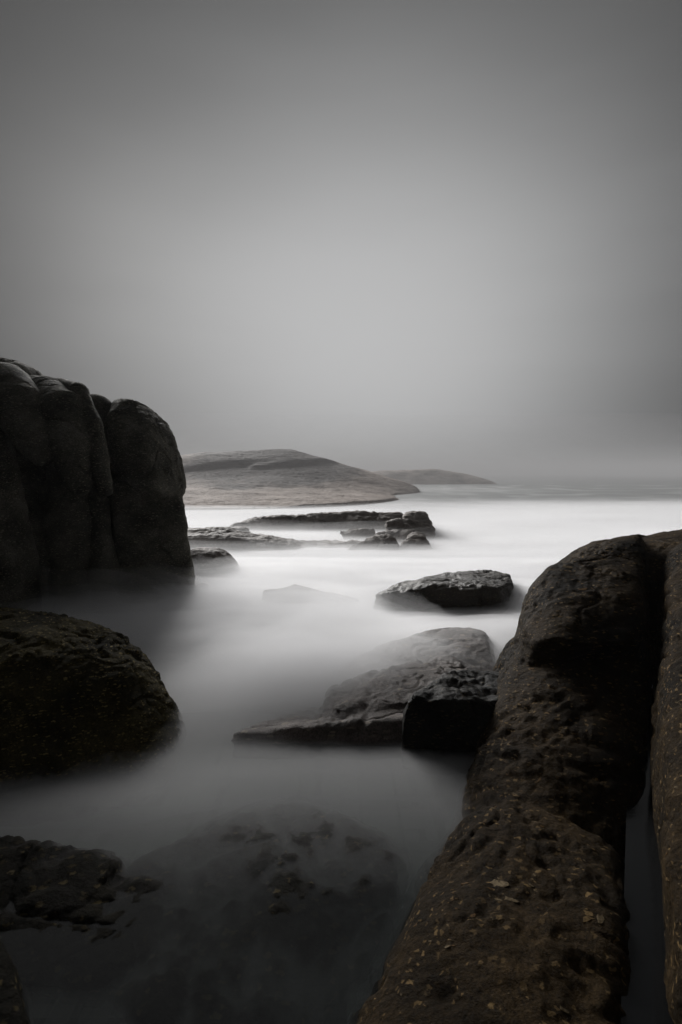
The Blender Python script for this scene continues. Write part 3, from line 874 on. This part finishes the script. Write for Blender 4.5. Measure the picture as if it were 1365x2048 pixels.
# ================================================================== low sea mist lying on the wash, and the air
def vol_mat(name, dens, col, g=.3):
    m = new_mat(name)
    t = m.node_tree
    o = t.nodes.new('ShaderNodeOutputMaterial'); v = t.nodes.new('ShaderNodeVolumePrincipled')
    v.inputs['Color'].default_value = (*col, 1)
    v.inputs['Density'].default_value = dens
    v.inputs['Anisotropy'].default_value = g
    t.links.new(v.outputs[0], o.inputs['Volume'])
    return m

def bank(name, xs, ys, hf, mat):
    """closed mist bank: undulating top, flat bottom just under the water"""
    X, Y = np.meshgrid(xs, ys, indexing='ij')
    x, y = X.ravel(), Y.ravel()
    top = np.maximum(hf(x, y), -.03)
    nx, ny = len(xs), len(ys)
    edge = np.zeros((nx, ny), bool); edge[0] = edge[-1] = True; edge[:, 0] = edge[:, -1] = True
    top[edge.ravel()] = -.03
    Vt = np.stack([x, y, top], 1); Vb = np.stack([x, y, np.full_like(x, -.05)], 1)
    I = np.arange(nx * ny).reshape(nx, ny); J = I + nx * ny
    q = [np.stack([I[:-1, :-1], I[1:, :-1], I[1:, 1:], I[:-1, 1:]], -1).reshape(-1, 4),
         np.stack([J[:-1, :-1], J[:-1, 1:], J[1:, 1:], J[1:, :-1]], -1).reshape(-1, 4)]
    for a, b in ((I[:, 0], J[:, 0]), (I[-1, :], J[-1, :]), (I[::-1, -1], J[::-1, -1]), (I[0, ::-1], J[0, ::-1])):
        q.append(np.stack([b[:-1], b[1:], a[1:], a[:-1]], 1))
    return link(name, mesh_from(name, np.concatenate([Vt, Vb]), np.concatenate(q), mat))

def bump2(x, y, cx, cy2, rx, ry, rot=0):
    dx, dy = x - cx, y - cy2
    c, s = math.cos(rot), math.sin(rot)
    u, v = (dx * c + dy * s) / rx, (-dx * s + dy * c) / ry
    return np.exp(-(u * u + v * v))

def streak(x, y, f, seed):
    p = np.stack([x * .4 + .15 * y, y, np.zeros_like(x)], 1)
    return fbm(p, f, 4, .55, seed)

def near_h(x, y):
    nn = streak(x, y, .55, 201)
    h = .010 * sm(2.6, 3.4, y) + .05 * sm(3.1, 4.6, y) + .10 * sm(4.8, 8.0, y)
    h = h * np.clip(1 + 1.3 * nn, .15, 3)
    h += .18 * bump2(x, y, -.3, 5.3, .9, .7) * (1 + .5 * nn)
    h += .05 * bump2(x, y, .3, 3.55, 1.3, .22)
    h += .05 * bump2(x, y, -2.2, 3.25, 1.6, .2)
    h -= .04 * bump2(x, y, 0, 4.0, .8, .13)
    h += .06 * bump2(x, y, -4.6, 8.7, 2.6, .5)
    h += .10 * bump2(x, y, -1.75, 4.3, .35, .8)
    return h * sm(13.5, 11.5, y) * sm(2.0, 2.8, y) - .03 * sm(2.8, 2.0, y)

def veil_h(x, y, s=0):
    """thin tall veil: spray drifting over the slab and the awash rock"""
    nn = streak(x + 3 * s, y, .5, 221 + s); n2 = streak(x, y, 1.7, 222 + 5 * s)
    h = .20 * sm(4.2, 8.0, y) * np.clip(1 + 1.1 * nn + .7 * n2, 0, 4)
    h += .22 * bump2(x, y, -4.6, 8.5, 2.6, .55)
    h += .42 * bump2(x, y, *W(600, 1225)[:2], 1.0, .6)
    h += .66 * bump2(x, y, -.35, 5.3, .9, .7) * np.clip(1 + .9 * n2, 0, 3)
    h += .22 * bump2(x, y, .6, 6.1, 1.2, .5) * np.clip(1 + .9 * n2, 0, 3)
    h += .24 * bump2(x, y, .35, 5.5, .8, .5) * np.clip(1 + 1.1 * n2, 0, 3)
    h += .12 * bump2(x, y, *W(440, 1400)[:2], .6, 1.2)
    h -= .20 * bump2(x, y, *W(885, 1235)[:2], 1.1, .9) * sm(6.9, 7.3, y)
    h = h * sm(13.4, 11.0, y) * sm(3.0, 4.5, y)
    h += .065 * sm(2.2, 3.2, y) * sm(5.5, 4.0, y) * np.clip(.8 + 1.2 * nn, 0, 2)
    return h - .03 * sm(2.9, 2.0, y)

def far_h(x, y):
    nn = streak(x, y, .2, 211)
    h = .11 * (1 + .8 * nn) + .2 * sm(4, 14, x) * sm(13, 30, y)
    h *= 1 - .75 * bump2(x, y, -4, 36, 14, 9)
    h += .06 * bump2(x, y, *W(560, 1078)[:2], 3.0, 1.2)
    return h * sm(10.5, 12.5, y) * sm(42, 17, y)

def drift_h(x, y):
    nn = streak(x, y, .16, 231); n2 = streak(x, y, .6, 232)
    h = .30 * (1 + .5 * nn + .5 * n2)
    h += .08 * bump2(x, y, *W(640, 1085)[:2], 4.0, 1.0)
    h *= 1 - .85 * bump2(x, y, -7, 36, 15, 9)
    h += .55 * bump2(x, y, -6, 26.5, 10, 2.5) + .45 * bump2(x, y, 2.5, 36, 5, 7)
    return h * sm(9.5, 13, y) * (sm(46, 17, y) + .18 * bump2(x, y, 10, 66, 18, 12))

MC = (.97, .97, .98)
tag(bank('sea_mist', np.linspace(-7, 9, 120), np.linspace(1.9, 13.6, 110), near_h, vol_mat("wash_mist", 2.4, MC, .25)),
    'white silky wash lying low over the channel between the near rocks', 'mist', kind='stuff')
for i, (f_, d_) in enumerate(((.5, .55), (.9, .48), (1.4, .36))):
    tag(bank('spray_veil', np.linspace(-6.5 + .1 * i, 8.5 - .1 * i, 130), np.linspace(1.85 + .05 * i, 13.5 - .1 * i, 110), lambda x, y: f_ * veil_h(x, y, i), vol_mat("veil_mist", d_, MC, .25)),
        'thin drifting spray veil over the slab and awash rock', 'mist', kind='stuff')
tag(bank('surf_mist', np.linspace(-45, 70, 120), np.linspace(10.4, 90, 110), far_h, vol_mat("surf_mist", 1.1, MC, .25)),
    'white surf wash spread round the reef and islands', 'mist', kind='stuff')
for i, (f_, d_) in enumerate(((.45, .16), (.85, .10), (1.35, .07))):
    tag(bank('drift_mist', np.linspace(-44 + i, 69 - i, 120), np.linspace(9.3 + .2 * i, 105 - i, 110), lambda x, y: f_ * drift_h(x + 7 * i, y), vol_mat("drift_mist", d_, MC, .25)),
        'thin pale spray drifting round the reef and island feet', 'mist', kind='stuff')

# fog bank lying offshore, thickening away from the shore
tag(bank('sea_fog', np.linspace(-900, 900, 60), np.concatenate([np.linspace(14, 60, 30), np.geomspace(64, 1500, 40)]),
         lambda x, y: 7.5 * sm(14, 48, y + .02 * np.abs(x)) + .25 * streak(x, y, .02, 240), vol_mat("sea_fog", .0075, (.50, .50, .51), .1)),
    'pale fog bank standing over the sea behind the reef', 'fog', kind='stuff')

# even pale air round everything
def box_mesh(name, lo, hi, mat):
    bm = bmesh.new()
    bmesh.ops.create_cube(bm, size=1)
    for v in bm.verts:
        v.co = Vector([(lo[i] + hi[i]) / 2 + v.co[i] * (hi[i] - lo[i]) for i in range(3)])
    me = bpy.data.meshes.new(name); bm.to_mesh(me); bm.free(); me.materials.append(mat)
    return me
hz = link('haze', box_mesh('haze', (-4100, -60, -2.0), (4100, 5100, 9.0), vol_mat("haze_air", .0006, (.80, .80, .81), .1)))
tag(hz, 'pale even sea haze', 'haze', kind='stuff')
